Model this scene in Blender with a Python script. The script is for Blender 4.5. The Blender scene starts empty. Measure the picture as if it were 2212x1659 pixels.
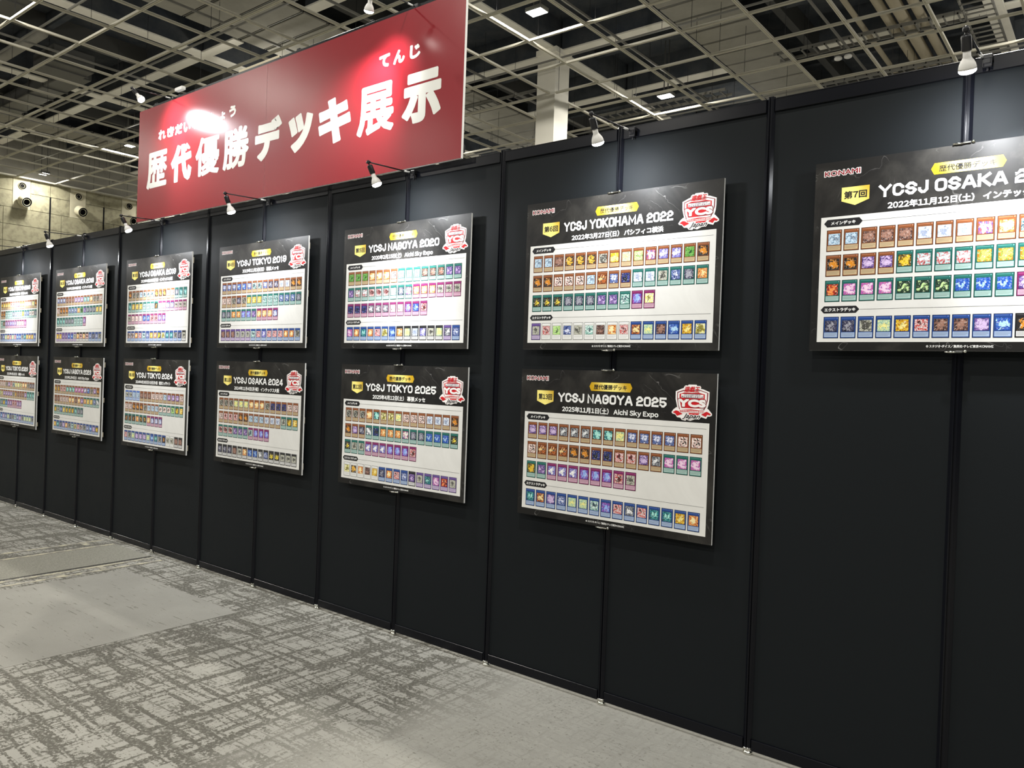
import bpy, bmesh, math, random
from mathutils import Vector, Matrix
random.seed(7)
C = bpy.context.scene.collection
SC = bpy.context.scene
PI = math.pi

# ------------------------------------------------------------------ camera
R_ = Vector((0.78279696, 0.62128226, 0.03517474))
U_ = Vector((-0.03256341, -0.01555058, 0.99934869))
F_ = Vector((-0.6214246, 0.78343253, -0.00805812))
cam_d = bpy.data.cameras.new('camera')
cam = bpy.data.objects.new('camera', cam_d)
C.objects.link(cam)
cam_d.sensor_width = 36.0
cam_d.lens = 36.0 * 1685.0 / 2212.0
cam_d.clip_end = 300
cam_d.clip_start = 0.05
m = Matrix((R_, U_, -F_)).transposed().to_4x4()
m.translation = Vector((10.1473871, -3.54595345, 1.71469781))
cam.matrix_world = m
SC.camera = cam

# ------------------------------------------------------------------ world, exposure
w = bpy.data.worlds.new('world')
SC.world = w
w.use_nodes = True
w.node_tree.nodes['Background'].inputs[0].default_value = (0.86, 0.93, 1.0, 1)
w.node_tree.nodes['Background'].inputs[1].default_value = 0.055
SC.view_settings.view_transform = 'Standard'
SC.view_settings.look = 'None'
SC.view_settings.gamma = 1.0
SC.view_settings.use_curve_mapping = False
SC.view_settings.exposure = 0.0

# ------------------------------------------------------------------ hall lamps
GZ = 9.215                      # underside of the ceiling grid
HALL_X = [0.12 - 8.9 * k for k in range(-2, 4)] + [-25.1]
HALL_Y = [-15.2, -9.4, -3.6, 2.2, 9.49, 15.29, 21.1]
HALL_W = 300.0
SPOT_W = 36.0                   # wide spill of a reflector bulb; its narrow beam is added on top
def light(name, kind, loc, energy, color, **kw):
    l = bpy.data.lights.new(name, kind)
    l.energy = energy
    l.color = color
    for k, v in kw.items():
        setattr(l, k, v)
    o = bpy.data.objects.new(name, l)
    C.objects.link(o)
    o.location = loc
    return o
for hx in HALL_X:
    for hy in HALL_Y:
        light('hall_lamp_light', 'AREA', (hx, hy, GZ + 0.17), HALL_W * (.35 if hx < -20 else 1), (1.0, 0.965, 0.88), shape='RECTANGLE', size=0.36, size_y=0.24)
        light('hall_lamp_side_light', 'POINT', (hx, hy, GZ + 0.14), HALL_W * (.08 if hx < -20 else .20), (1.0, 0.965, 0.88), shadow_soft_size=.08)

# ------------------------------------------------------------------ helpers
def lin(h):
    if isinstance(h, str):
        h = [int(h[i:i + 2], 16) / 255 for i in (0, 2, 4)]
        return tuple((c / 12.92 if c <= 0.04045 else ((c + 0.055) / 1.055) ** 2.4) for c in h) + (1,)
    return tuple(h) + (1,)

def mat(name, col=(.5, .5, .5), rough=.5, metal=0.0, spec=.5, emit=None, strength=0):
    m = bpy.data.materials.new(name)
    m.use_nodes = True
    b = m.node_tree.nodes['Principled BSDF']
    b.inputs['Base Color'].default_value = lin(col)
    b.inputs['Roughness'].default_value = rough
    b.inputs['Metallic'].default_value = metal
    b.inputs['Specular IOR Level'].default_value = spec
    if emit:
        b.inputs['Emission Color'].default_value = lin(emit)
        b.inputs['Emission Strength'].default_value = strength
    return m

class NT:
    """small helper for node graphs"""
    def __init__(s, m):
        s.t = m.node_tree
        s.b = s.t.nodes['Principled BSDF']
    def n(s, kind, **kw):
        n = s.t.nodes.new(kind)
        for k, v in kw.items():
            if k.startswith('i_'):
                key = k[2:]
                key = int(key) if key.isdigit() else key.replace('_', ' ')
                n.inputs[key].default_value = v
            else:
                setattr(n, k, v)
        return n
    def l(s, a, b):
        s.t.links.new(a, b)
    def math(s, op, a, b=None, c=None):
        n = s.t.nodes.new('ShaderNodeMath')
        n.operation = op
        for k, v in enumerate((a, b, c)):
            if v is None:
                continue
            if isinstance(v, (int, float)):
                n.inputs[k].default_value = v
            else:
                s.l(v, n.inputs[k])
        return n.outputs[0]
    def mix(s, f, a, b):
        n = s.t.nodes.new('ShaderNodeMix')
        n.data_type = 'RGBA'
        for k, v in ((0, f), (6, a), (7, b)):
            if isinstance(v, (int, float, tuple)):
                n.inputs[k].default_value = v
            else:
                s.l(v, n.inputs[k])
        return n.outputs[2]
    def coords(s, which='Object', scale=(1, 1, 1), loc=(0, 0, 0)):
        c = s.t.nodes.new('ShaderNodeTexCoord')
        mp = s.t.nodes.new('ShaderNodeMapping')
        s.l(c.outputs[which], mp.inputs[0])
        mp.inputs['Scale'].default_value = scale
        mp.inputs['Location'].default_value = loc
        return mp.outputs[0]
    def noise(s, vec, scale=5, detail=3, rough=.5, dist=0):
        n = s.t.nodes.new('ShaderNodeTexNoise')
        n.inputs['Scale'].default_value = scale
        n.inputs['Detail'].default_value = detail
        n.inputs['Roughness'].default_value = rough
        n.inputs['Distortion'].default_value = dist
        if vec is not None:
            s.l(vec, n.inputs['Vector'])
        return n.outputs[0]
    def bump(s, h, strength=.2, dist=.01):
        n = s.t.nodes.new('ShaderNodeBump')
        n.inputs['Strength'].default_value = strength
        n.inputs['Distance'].default_value = dist
        s.l(h, n.inputs['Height'])
        s.l(n.outputs[0], s.b.inputs['Normal'])
    def step(s, v, a, b):
        n = s.t.nodes.new('ShaderNodeMapRange')
        n.inputs['From Min'].default_value = a
        n.inputs['From Max'].default_value = b
        s.l(v, n.inputs['Value'])
        return n.outputs[0]

class MB:
    """collects shapes; build() links them as ONE mesh object"""
    def __init__(s):
        s.v = []; s.f = []; s.mi = []; s.cur = 0; s.sm = []; s.smooth = False
    def add(s, vs, fs):
        o = len(s.v)
        s.v += [tuple(p) for p in vs]
        for f in fs:
            s.f.append(tuple(i + o for i in f)); s.mi.append(s.cur); s.sm.append(s.smooth)
    def box(s, x0, x1, y0, y1, z0, z1):
        s.add([(x0, y0, z0), (x1, y0, z0), (x1, y1, z0), (x0, y1, z0), (x0, y0, z1), (x1, y0, z1), (x1, y1, z1), (x0, y1, z1)],
              [(0, 3, 2, 1), (4, 5, 6, 7), (0, 1, 5, 4), (1, 2, 6, 5), (2, 3, 7, 6), (3, 0, 4, 7)])
    def bbox(s, x0, x1, y0, y1, z0, z1, c=.003):
        """box with chamfered long edges (all twelve edges cut)"""
        bm = bmesh.new()
        bmesh.ops.create_cube(bm, size=1)
        for v in bm.verts:
            v.co = Vector(((x0 + x1) / 2 + v.co.x * (x1 - x0), (y0 + y1) / 2 + v.co.y * (y1 - y0), (z0 + z1) / 2 + v.co.z * (z1 - z0)))
        bmesh.ops.bevel(bm, geom=bm.edges[:], offset=c, segments=1, affect='EDGES')
        bm.verts.index_update()
        s.add([v.co for v in bm.verts], [[v.index for v in f.verts] for f in bm.faces])
        bm.free()
    def lathe(s, prof, seg=20, M=Matrix(), cap=True):
        n = len(prof)
        vs = []
        for (r, z) in prof:
            for k in range(seg):
                a = 2 * PI * k / seg
                vs.append(M @ Vector((r * math.cos(a), r * math.sin(a), z)))
        fs = []
        for i in range(n - 1):
            for k in range(seg):
                k2 = (k + 1) % seg
                fs.append((i * seg + k, i * seg + k2, (i + 1) * seg + k2, (i + 1) * seg + k))
        if cap:
            fs.append(tuple(reversed(range(seg))))
            fs.append(tuple((n - 1) * seg + k for k in range(seg)))
        s.add(vs, fs)
    def tube(s, a, b, r, seg=10, r2=None):
        a = Vector(a); b = Vector(b); d = b - a
        M = Matrix.Translation(a) @ d.to_track_quat('Z', 'Y').to_matrix().to_4x4()
        s.lathe([(r, 0), (r if r2 is None else r2, d.length)], seg, M)
    def prism(s, pts, z0, z1, M=Matrix()):
        n = len(pts)
        s.add([M @ Vector((x, y, z0)) for x, y in pts] + [M @ Vector((x, y, z1)) for x, y in pts],
              [tuple(reversed(range(n))), tuple(range(n, 2 * n))] + [(i, (i + 1) % n, n + (i + 1) % n, n + i) for i in range(n)])
    def mesh(s, name, mats):
        me = bpy.data.meshes.new(name)
        me.from_pydata(s.v, [], s.f)
        for m in (mats if isinstance(mats, (list, tuple)) else [mats]):
            me.materials.append(m)
        for p, i, sm in zip(me.polygons, s.mi, s.sm):
            p.material_index = i; p.use_smooth = sm
        me.update()
        return me
    def build(s, name, mats, parent=None, loc=None, kind=None):
        return link(name, s.mesh(name, mats), parent, loc, kind)

def link(name, me, parent=None, loc=None, kind=None):
    o = bpy.data.objects.new(name, me)
    C.objects.link(o)
    if parent: o.parent = parent
    if loc: o.location = loc
    if kind: o['kind'] = kind
    return o

def thing(name, label, cat, loc=(0, 0, 0), group=None):
    o = bpy.data.objects.new(name, None)
    C.objects.link(o)
    o.empty_display_size = .1
    o.location = loc
    o['label'] = label; o['category'] = cat
    if group: o['group'] = group
    return o

def structure(name, loc=(0, 0, 0), label=None):
    o = bpy.data.objects.new(name, None)
    C.objects.link(o); o.location = loc; o['kind'] = 'structure'
    if label: o['label'] = label
    return o

# ------------------------------------------------------------------ lettering
TXT = bpy.data.curves.new('lettering', 'FONT')
TXO = bpy.data.objects.new('lettering', TXT)
C.objects.link(TXO)
def text_mesh(body, bold=0.0, shear=0.0, spacing=1.0):
    TXT.body = body; TXT.size = 1; TXT.offset = bold; TXT.shear = shear
    TXT.space_character = spacing; TXT.resolution_u = 3
    TXO.update_tag()
    dg = bpy.context.evaluated_depsgraph_get(); dg.update()
    me = bpy.data.meshes.new_from_object(TXO.evaluated_get(dg))
    vs = [(v.co.x, v.co.y) for v in me.vertices]
    fs = [tuple(p.vertices) for p in me.polygons]
    bpy.data.meshes.remove(me)
    return vs, fs
def put_text(mb, body, x0, x1, z0, z1, y, bold=0.0, shear=0.0, heavy=0.0, spacing=1.0, M=None):
    """fit the text into the box x0..x1, z0..z1 on the plane y, facing -y"""
    vs, fs = text_mesh(body, bold, shear, spacing)
    ax = [v[0] for v in vs]; ay = [v[1] for v in vs]
    sx = (x1 - x0) / (max(ax) - min(ax)); sz = (z1 - z0) / (max(ay) - min(ay))
    offs = [(0, 0)]
    if heavy:
        nd = 8 if heavy < .004 else 16
        offs += [(heavy * math.cos(2 * PI * k / nd), heavy * math.sin(2 * PI * k / nd)) for k in range(nd)]
        if nd == 16: offs += [(heavy * .5 * math.cos(2 * PI * k / 6), heavy * .5 * math.sin(2 * PI * k / 6)) for k in range(6)]
    for k, (dx, dz) in enumerate(offs):
        P = []
        for v in vs:
            p = Vector((x0 + (v[0] - min(ax)) * sx + dx, y - 0.00001 * k, z0 + (v[1] - min(ay)) * sz + dz))
            P.append(M(p) if M else p)
        mb.add(P, fs)

GLY = {}
def put_line(mb, body, x0, x1, z0, z1, y, heavy=0.0):
    """one line of mixed Latin and Japanese, every sign drawn from its full-width form and set proportionally"""
    P, F, cur = [], [], 0.0
    for c in body:
        if c == ' ':
            cur += .28; continue
        latin = 33 <= ord(c) < 127
        g = chr(ord(c) + 0xFEE0) if latin else c
        if g not in GLY: GLY[g] = text_mesh(g)
        vs, fs = GLY[g]
        if not vs: continue
        a = min(v[0] for v in vs); b_ = max(v[0] for v in vs)
        sh = cur + .05 - a if (latin or c == '・') else cur
        o = len(P)
        P += [(v[0] + sh, v[1]) for v in vs]; F += [tuple(i + o for i in f) for f in fs]
        cur += (b_ - a) + .10 if (latin or c == '・') else 1.0
    ax = [p[0] for p in P]; sx = (x1 - x0) / (max(ax) - min(ax)); sz = (z1 - z0) / .93
    offs = [(0, 0)] + ([(heavy * math.cos(PI * k / 4), heavy * math.sin(PI * k / 4)) for k in range(8)] if heavy else [])
    for k, (dx, dz) in enumerate(offs):
        mb.add([(x0 + (p[0] - min(ax)) * sx + dx, y - .00001 * k, z0 + (p[1] + .08) * sz + dz) for p in P], F)

# square-shouldered stroke letters for the titles
def _rr(w, h, r, a0=0, a1=4):
    """rounded rectangle centre line, clockwise from the top right corner; quarter corners a0..a1"""
    cs = [(w - r, h - r, 0), (w - r, r, -90), (r, r, -180), (r, h - r, -270)]
    out = []
    for k in range(a0, a1):
        cx, cy, s = cs[k % 4]
        for j in range(5):
            a = math.radians(90 + s - 22.5 * j) if True else 0
            out.append((cx + r * math.cos(a), cy + r * math.sin(a)))
    return out
def glyph(ch, w, h, r):
    m = h / 2
    if ch in 'O0': return [(_rr(w, h, r), True)]
    if ch == 'C': return [([(w, h * .72)] + list(reversed(_rr(w, h, r)))[0:0] + [(w, h - r * .9), (w - r, h)] + [(r, h), (r * .3, h - r * .3), (0, h - r), (0, r), (r * .3, r * .3), (r, 0), (w - r, 0), (w, r * .9), (w, h * .28)], False)]
    if ch == 'G': return [([(w, h * .74), (w, h - r * .9), (w - r, h), (r, h), (r * .3, h - r * .3), (0, h - r), (0, r), (r * .3, r * .3), (r, 0), (w - r, 0), (w, r * .9), (w, m), (w * .5, m)], False)]
    if ch == 'S': return [([(w, h * .76), (w, h - r * .8), (w - r, h), (r, h), (0, h - r), (0, m + r * .8), (r, m), (w - r, m), (w, m - r * .8), (w, r), (w - r, 0), (r, 0), (0, r * .8), (0, h * .24)], False)]
    if ch == 'J': return [([(w, h), (w, r), (w - r, 0), (r, 0), (0, r), (0, h * .34)], False)]
    if ch == 'Y': return [([(0, h), (w / 2, m), (w, h)], False), ([(w / 2, m + h * .06), (w / 2, 0)], False)]
    if ch == 'T': return [([(0, h), (w, h)], False), ([(w / 2, h), (w / 2, 0)], False)]
    if ch == 'K': return [([(0, h), (0, 0)], False), ([(0, m * .86), (w * .95, h * 1.02)], False), ([(w * .34, m * 1.02), (w, -h * .02)], False)]
    if ch == 'A': return [([(0, 0), (w * .42, h), (w * .58, h), (w, 0)], False), ([(w * .16, h * .30), (w * .84, h * .30)], False)]
    if ch == 'N': return [([(0, 0), (0, h), (w, 0), (w, h)], False)]
    if ch == 'H': return [([(0, 0), (0, h)], False), ([(w, 0), (w, h)], False), ([(0, m), (w, m)], False)]
    if ch == 'M': return [([(0, 0), (0, h), (w / 2, h * .25), (w, h), (w, 0)], False)]
    if ch == '1': return [([(w * .28, h * .86), (w * .62, h), (w * .62, 0)], False)]
    if ch == '2': return [([(0, h * .74), (0, h - r), (r, h), (w - r, h), (w, h - r), (w, m + r * .7), (w - r, m), (r, m), (0, m - r * .7), (0, 0), (w, 0)], False)]
    if ch == '3': return [([(0, h * .76), (0, h - r), (r, h), (w - r, h), (w, h - r), (w, m + r * .6), (w - r * .7, m), (w * .35, m)], False), ([(w - r * .7, m), (w, m - r * .6), (w, r), (w - r, 0), (r, 0), (0, r), (0, h * .24)], False)]
    if ch == '4': return [([(w * .76, 0), (w * .76, h), (w * .6, h), (0, h * .28), (0, h * .25), (w, h * .25)], False)]
    if ch == '5': return [([(w * .96, h), (0, h), (0, m + h * .02), (w - r, m + h * .06), (w, m - r * .5), (w, r), (w - r, 0), (r, 0), (0, r * .9), (0, h * .22)], False)]
    if ch == '8': return [(_rr(w, m, r * .8), True), ([(x, y + m) for x, y in _rr(w, m, r * .8)], True)]
    if ch == '9': return [([(x, y + m) for x, y in _rr(w, m, r * .8)], True), ([(w, m + r), (w, r), (w - r, 0), (r, 0), (0, r * .8), (0, h * .2)], False)]
    return []
def stroke(mb, pts, closed, t, fn):
    n = len(pts)
    P = [Vector((p[0], p[1])) for p in pts]
    Lf, Rt = [], []
    for i in range(n):
        a = P[i - 1] if (i > 0 or closed) else None
        c = P[(i + 1) % n] if (i < n - 1 or closed) else None
        d1 = (P[i] - a).normalized() if a is not None else (c - P[i]).normalized()
        d2 = (c - P[i]).normalized() if c is not None else d1
        n1 = Vector((-d1.y, d1.x)); n2 = Vector((-d2.y, d2.x))
        mt_ = (n1 + n2)
        if mt_.length < .3: mt_ = n1
        mt_.normalize()
        k = min(1.35, 1 / max(.3, mt_.dot(n1)))
        Lf.append(P[i] + mt_ * t / 2 * k); Rt.append(P[i] - mt_ * t / 2 * k)
    if not closed:
        for e, f in ((0, 1), (-1, -2)):
            d = (P[e] - P[f]).normalized() * t * .48
            Lf[e] = Lf[e] + d; Rt[e] = Rt[e] + d
    m_ = n if closed else n - 1
    for i in range(m_):
        j = (i + 1) % n
        mb.add([(lambda p_: (p_[0], p_[1] - .00002 * (len(mb.f) % 12), p_[2]))(fn(q_)) for q_ in (Rt[i], Rt[j], Lf[j], Lf[i])], [(0, 1, 2, 3)])
def stroke_title(mb, text, x0, x1, z0, z1, y, t, word=0):
    rel = {' ': .34, 'J': .86, 'M': 1.28, '1': .55, 'K': 1.04, 'A': 1.14, 'Y': 1.12}
    gap = .085
    tot = sum(rel.get(c, 1.0) for c in text) + gap * (len(text) - 1)
    u = (x1 - x0) / tot
    x = x0
    k_ = 0
    for c in text:
        k_ += c == ' '
        w = rel.get(c, 1.0) * u
        gw, gh = w - t, (z1 - z0) - t
        for pts, cl in glyph(c if k_ == word else ' ', gw, gh, min(gw, gh) * .34):
            stroke(mb, pts, cl, t, lambda p, x=x: (x + t / 2 + p.x, y, z0 + t / 2 + p.y))
        # stroke ends that should run to the cap line
        x += w + gap * u

# ------------------------------------------------------------------ materials
M = {}
def panel_mat():
    m = mat('black_laminate', (.0086, .0106, .0122), .45, spec=.12)
    n = NT(m)
    v = n.noise(n.coords('Object'), 3, 4, .6)
    n.l(n.math('ADD', .53, n.math('MULTIPLY', v, .2)), n.b.inputs['Roughness'])
    v2 = n.noise(n.coords('Object'), 60, 2, .5)
    n.bump(v2, .03, .002)
    return m
M['panel'] = panel_mat()
M['frame'] = mat('black_anodised_frame', (.004, .0045, .007), .24, spec=.22)
M['chrome'] = mat('chrome', (.75, .74, .68), .16, 1.0)
M['white_edge'] = mat('white_foam_edge', (.93, .93, .91), .6)
M['plastic_black'] = mat('black_plastic', (.012, .012, .015), .35)
M['plastic_white'] = mat('white_bulb_plastic', (.75, .74, .71), .45)
M['spacer'] = mat('cream_foam_block', (.62, .55, .40), .8)
M['lens'] = mat('lit_lens', (1, 1, 1), .5, emit=(1.0, .99, .93), strength=30)
M['hall_lens'] = mat('lit_diffuser', (1, 1, 1), .5, emit=(1.0, .97, .86), strength=22)
M['grid'] = mat('painted_grid_steel', (.66, .63, .53), .5)
M['strut'] = mat('dull_galvanised_strut', (.20, .195, .175), .5)
M['rod'] = mat('dark_hanger_rod', (.02, .02, .022), .5)
M['pipe'] = mat('beige_pipe_lagging', (.42, .37, .27), .7)
M['duct'] = mat('grey_duct', (.085, .085, .08), .5)
M['card_white'] = mat('white_print', (.85, .85, .84), .32)
M['black_print'] = mat('black_print', (.012, .012, .014), .34)
M['red_word'] = mat('dark_red_print', lin('8e1f2c')[:3], .34)
M['rule'] = mat('grey_rule_print', (.10, .10, .11), .4)

def noisy(name, a, b, scale, rough=.8, detail=4, bump=0, stretch=(1, 1, 1), lo=.3, hi=.7, spec=.3):
    m = mat(name, a, rough, spec=spec)
    n = NT(m)
    v = n.noise(n.coords('Object', stretch), scale, detail, .6)
    n.l(n.mix(n.step(v, lo, hi), lin(a), lin(b)), n.b.inputs['Base Color'])
    if bump: n.bump(v, bump, .02)
    return m
M['slab'] = noisy('dark_sprayed_slab', (.036, .045, .060), (.085, .09, .094), 2.2, .9, 6, .3)
M['beam'] = noisy('pale_beam_cladding', (.82, .79, .70), (.88, .85, .76), 3, .8)
M['board'] = noisy('grey_ceiling_board', (.27, .26, .22), (.33, .315, .27), 2, .8)
M['column'] = noisy('pale_column_cladding', (.80, .77, .68), (.84, .81, .72), 1, .55)
M['stone'] = noisy('travertine', (.40, .375, .255), (.26, .245, .17), 5, .75, 8, .15, lo=.45, hi=.66)
M['plaster'] = noisy('cream_plate', (.60, .56, .41), (.64, .60, .45), 2, .6)
M['nozzle_dark'] = mat('black_nozzle_throat', (.008, .008, .010), .7, spec=.1)

def header_mat():
    m = mat('black_marble_print', (.012, .012, .012), .42, spec=.22)
    n = NT(m)
    co = n.coords('Object')
    cloud = n.noise(co, 3.2, 5, .62, .6)
    base = n.mix(n.step(cloud, .47, .86), (.013, .0125, .012, 1), (.055, .052, .046, 1))
    v = n.noise(co, 3.5, 3, .55, 2.2)
    vein = n.math('SUBTRACT', 1.0, n.math('MULTIPLY', n.math('ABSOLUTE', n.math('SUBTRACT', v, .5)), 130))
    gate = n.step(n.noise(co, 6, 2, .5), .52, .70)
    f = n.math('MULTIPLY', n.math('MAXIMUM', vein, 0.0), gate)
    n.l(n.mix(n.math('MULTIPLY', f, .55), base, (.35, .34, .33, 1)), n.b.inputs['Base Color'])
    return m
M['header'] = header_mat()
def deck_mat():
    m = mat('pale_marble_print', (.62, .61, .58), .28)
    n = NT(m)
    co = n.coords('Object')
    v = n.noise(co, 4, 6, .65, 1.2)
    n.l(n.mix(n.step(v, .35, .75), (.78, .775, .75, 1), (.70, .695, .67, 1)), n.b.inputs['Base Color'])
    return m
M['deck'] = deck_mat()
def gold_mat():
    m = mat('gold_print', (.8, .6, .1), .3)
    n = NT(m)
    c = n.t.nodes.new('ShaderNodeTexCoord')
    sep = n.t.nodes.new('ShaderNodeSeparateXYZ'); n.l(c.outputs['Object'], sep.inputs[0])
    a = n.math('SINE', n.math('ADD', n.math('MULTIPLY', sep.outputs[0], 26), n.math('MULTIPLY', sep.outputs[2], 14)))
    n.l(n.mix(n.step(a, -1, 1), lin('c9a01a'), lin('fff08a')), n.b.inputs['Base Color'])
    return m
M['gold'] = gold_mat()
def attr_mat(name, rough):
    m = mat(name, (.5, .5, .5), rough)
    n = NT(m)
    a = n.n('ShaderNodeAttribute'); a.attribute_name = 'tint'
    n.l(a.outputs['Color'], n.b.inputs['Base Color'])
    return m
M['tint'] = attr_mat('flat_coloured_print', .32)
def art_mat():
    m = mat('picture_print', (.5, .5, .5), .30)
    n = NT(m)
    at = []
    for k in ('tint', 'tint_b', 'tint_c'):
        a = n.n('ShaderNodeAttribute'); a.attribute_name = k; at.append(a.outputs['Color'])
    uv = n.n('ShaderNodeUVMap')
    uvv = uv.outputs[0]
    n1 = n.noise(uvv, 2.6, 3, .6, 1.0)
    n2 = n.noise(uvv, 6.5, 2, .55, .8)
    frac = n.n('ShaderNodeVectorMath', operation='FRACTION'); n.l(uvv, frac.inputs[0])
    sub = n.n('ShaderNodeVectorMath', operation='SUBTRACT'); n.l(frac.outputs[0], sub.inputs[0]); sub.inputs[1].default_value = (.5, .5, 0)
    ln = n.n('ShaderNodeVectorMath', operation='LENGTH'); n.l(sub.outputs[0], ln.inputs[0])
    fl_ = n.n('ShaderNodeVectorMath', operation='FLOOR'); n.l(uvv, fl_.inputs[0])
    wn = n.n('ShaderNodeTexWhiteNoise'); wn.noise_dimensions = '2D'; n.l(fl_.outputs[0], wn.inputs['Vector'])
    d = n.math('ADD', ln.outputs['Value'], n.math('MULTIPLY', n.math('SUBTRACT', n1, .5), 2.1))
    thr = n.math('ADD', .14, n.math('MULTIPLY', wn.outputs[0], .26))
    inner = n.math('SUBTRACT', 1.0, n.step(n.math('SUBTRACT', d, thr), -.04, .05))
    c = n.mix(n.step(n2, .42, .58), at[0], at[1])
    c = n.mix(inner, c, at[2])
    n3 = n.noise(uvv, 6.5, 2, .5, .9)
    c = n.mix(n.math('MULTIPLY', n.step(n3, .58, .66), .6), c, (.02, .016, .025, 1))
    n4 = n.noise(uvv, 8.3, 2, .5, .9)
    c = n.mix(n.math('MULTIPLY', n.step(n4, .60, .66), .6), c, (.85, .83, .82, 1))
    n.l(c, n.b.inputs['Base Color'])
    return m
M['art'] = art_mat()

# ------------------------------------------------------------------ floor
def carpet(name, plain=False, tone=1.0):
    light_c = (.335 * tone, .329 * tone, .298 * tone)
    m = mat(name, light_c, .93, spec=.15)
    n = NT(m)
    g = n.n('ShaderNodeNewGeometry')
    pos = g.outputs['Position']
    def mp(sc, rot=0):
        q = n.n('ShaderNodeMapping'); n.l(pos, q.inputs[0]); q.inputs['Scale'].default_value = sc
        q.inputs['Rotation'].default_value = (0, 0, rot)
        return q.outputs[0]
    fine = n.noise(mp((1, 1, 1)), 55, 3, .7)
    ragged = n.math('MULTIPLY', n.math('SUBTRACT', fine, .5), .38)
    def streak(sc, a, b):
        s_ = n.noise(mp(sc), 1.0, 2, .5)
        return n.step(n.math('ADD', s_, ragged), a, b)
    if not plain:
        sx = streak((1.7, 20, 1), .560, .578)
        sy = streak((17, 1.6, 1), .555, .573)
        sx2 = streak((5.5, 50, 1), .60, .625)
        sy2 = streak((48, 5, 1), .60, .625)
        lx = n.math('SUBTRACT', 1.0, n.step(n.math('ABSOLUTE', n.math('SUBTRACT', n.math('ADD', n.noise(mp((.22, 5.5, 1)), 1.0, 1, .4), n.math('MULTIPLY', ragged, .18)), .5)), .006, .016))
        ly = n.math('SUBTRACT', 1.0, n.step(n.math('ABSOLUTE', n.math('SUBTRACT', n.math('ADD', n.noise(mp((4.8, .2, 1)), 1.0, 1, .4), n.math('MULTIPLY', ragged, .18)), .5)), .006, .016))
        blot = streak((4.5, 8, 1), .60, .62)
        # bold tartan zone, thinning towards the near right corner of the floor
        sp = n.n('ShaderNodeSeparateXYZ'); n.l(pos, sp.inputs[0])
        zone = n.step(n.math('ADD', sp.outputs[0], n.math('MULTIPLY', n.noise(mp((1, 1, 1)), 1.3, 2, .5), 1.2)), 8.15, 7.55)
        f = n.math('MAXIMUM', n.math('MAXIMUM', n.math('MAXIMUM', sx, sy), blot), n.math('MAXIMUM', lx, ly))
        f = n.math('MULTIPLY', f, n.math('ADD', .12, n.math('MULTIPLY', zone, .88)))
        f = n.math('MAXIMUM', f, n.math('MULTIPLY', n.math('MULTIPLY', n.math('MAXIMUM', sx2, sy2), .75), n.math('ADD', .30, n.math('MULTIPLY', zone, .70))))
        speck = n.step(n.math('ADD', n.noise(mp((40, 62, 1)), 1.0, 3, .7), n.math('MULTIPLY', n.math('SUBTRACT', n.noise(mp((1, 1, 1)), 4, 2, .5), .5), .25)), .60, .66)
        f = n.math('MAXIMUM', f, n.math('MULTIPLY', speck, .70))
        gapn = n.step(fine, .36, .50)
        f = n.math('MULTIPLY', n.math('MULTIPLY', f, .80), n.math('ADD', .35, n.math('MULTIPLY', gapn, .65)))
    else:
        s1 = streak((5, 60, 1), .66, .69)
        f = n.math('MULTIPLY', s1, .5)
    base = n.mix(n.step(n.noise(mp((1, 1, 1)), 2.2, 4, .6), .3, .7), lin(light_c), lin(tuple(c * .88 for c in light_c)))
    fleck = n.step(n.noise(mp((1, 2.5, 1)), 95, 1, .5), .70, .74)
    base = n.mix(n.math('MULTIPLY', fleck, .5), base, (.46, .45, .41, 1))
    col = n.mix(f, base, (.060, .056, .044, 1))
    n.l(col, n.b.inputs['Base Color'])
    n.bump(n.noise(mp((1, 1, 1)), 260, 2, .6), .35, .004)
    return m
M['carpet'] = carpet('streaked_carpet')
M['carpet_plain'] = carpet('plain_carpet', True, .88)
M['carpet_cover'] = noisy('woven_cover_carpet', (.25, .245, .21), (.20, .195, .165), 30, .9, 3, .2, (1, 5, 1), .45, .55, .15)
M['tape'] = noisy('cream_worn_tape', (.46, .43, .32), (.25, .24, .205), 11, .7, 5, 0, (1.6, 1, 1), .44, .54, .3)

fl = structure('floor')
b = MB(); b.box(-27, 26, -20, 26, -.12, 0); b.build('carpet', M['carpet'], fl)
for (x0, x1, y0, y1) in ((3.62, 4.4995, -1.0445, -.43), (4.5, 5.29, -1.0445, -.43), (3.62, 4.4995, -1.95, -1.045), (4.5, 5.29, -1.95, -1.045), (3.62, 4.4995, -2.86, -1.9505), (4.5, 5.29, -2.86, -1.9505)):
    b = MB(); b.box(x0, x1, y0, y1, .0002, .0015); b.build('carpet_tile', M['carpet_plain'], fl)
b = MB(); b.box(2.66, 3.315, -6, -.055, .0002, .004); b.build('pit_cover', M['carpet_cover'], fl)
b = MB(); b.box(3.318, 3.332, -6, -.055, .0002, .0015); b.build('cover_seam', M['rod'], fl)
for (x0, x1) in ((2.37, 2.41), (2.60, 2.64), (3.36, 3.40), (3.50, 3.535)):
    b = MB(); b.box(x0, x1, -6, -.06, .0002, .0022); b.build('tape_strip', M['tape'], fl)
for k in range(9):
    y = -.25 - k * .33 + random.uniform(-.08, .08)
    xa = 2.41 if k % 3 == 0 else 3.40
    b = MB(); b.box(xa, xa + .10, y, y + random.uniform(.04, .11), .0002, .0022); b.build('tape_strip', M['tape'], fl)

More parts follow.
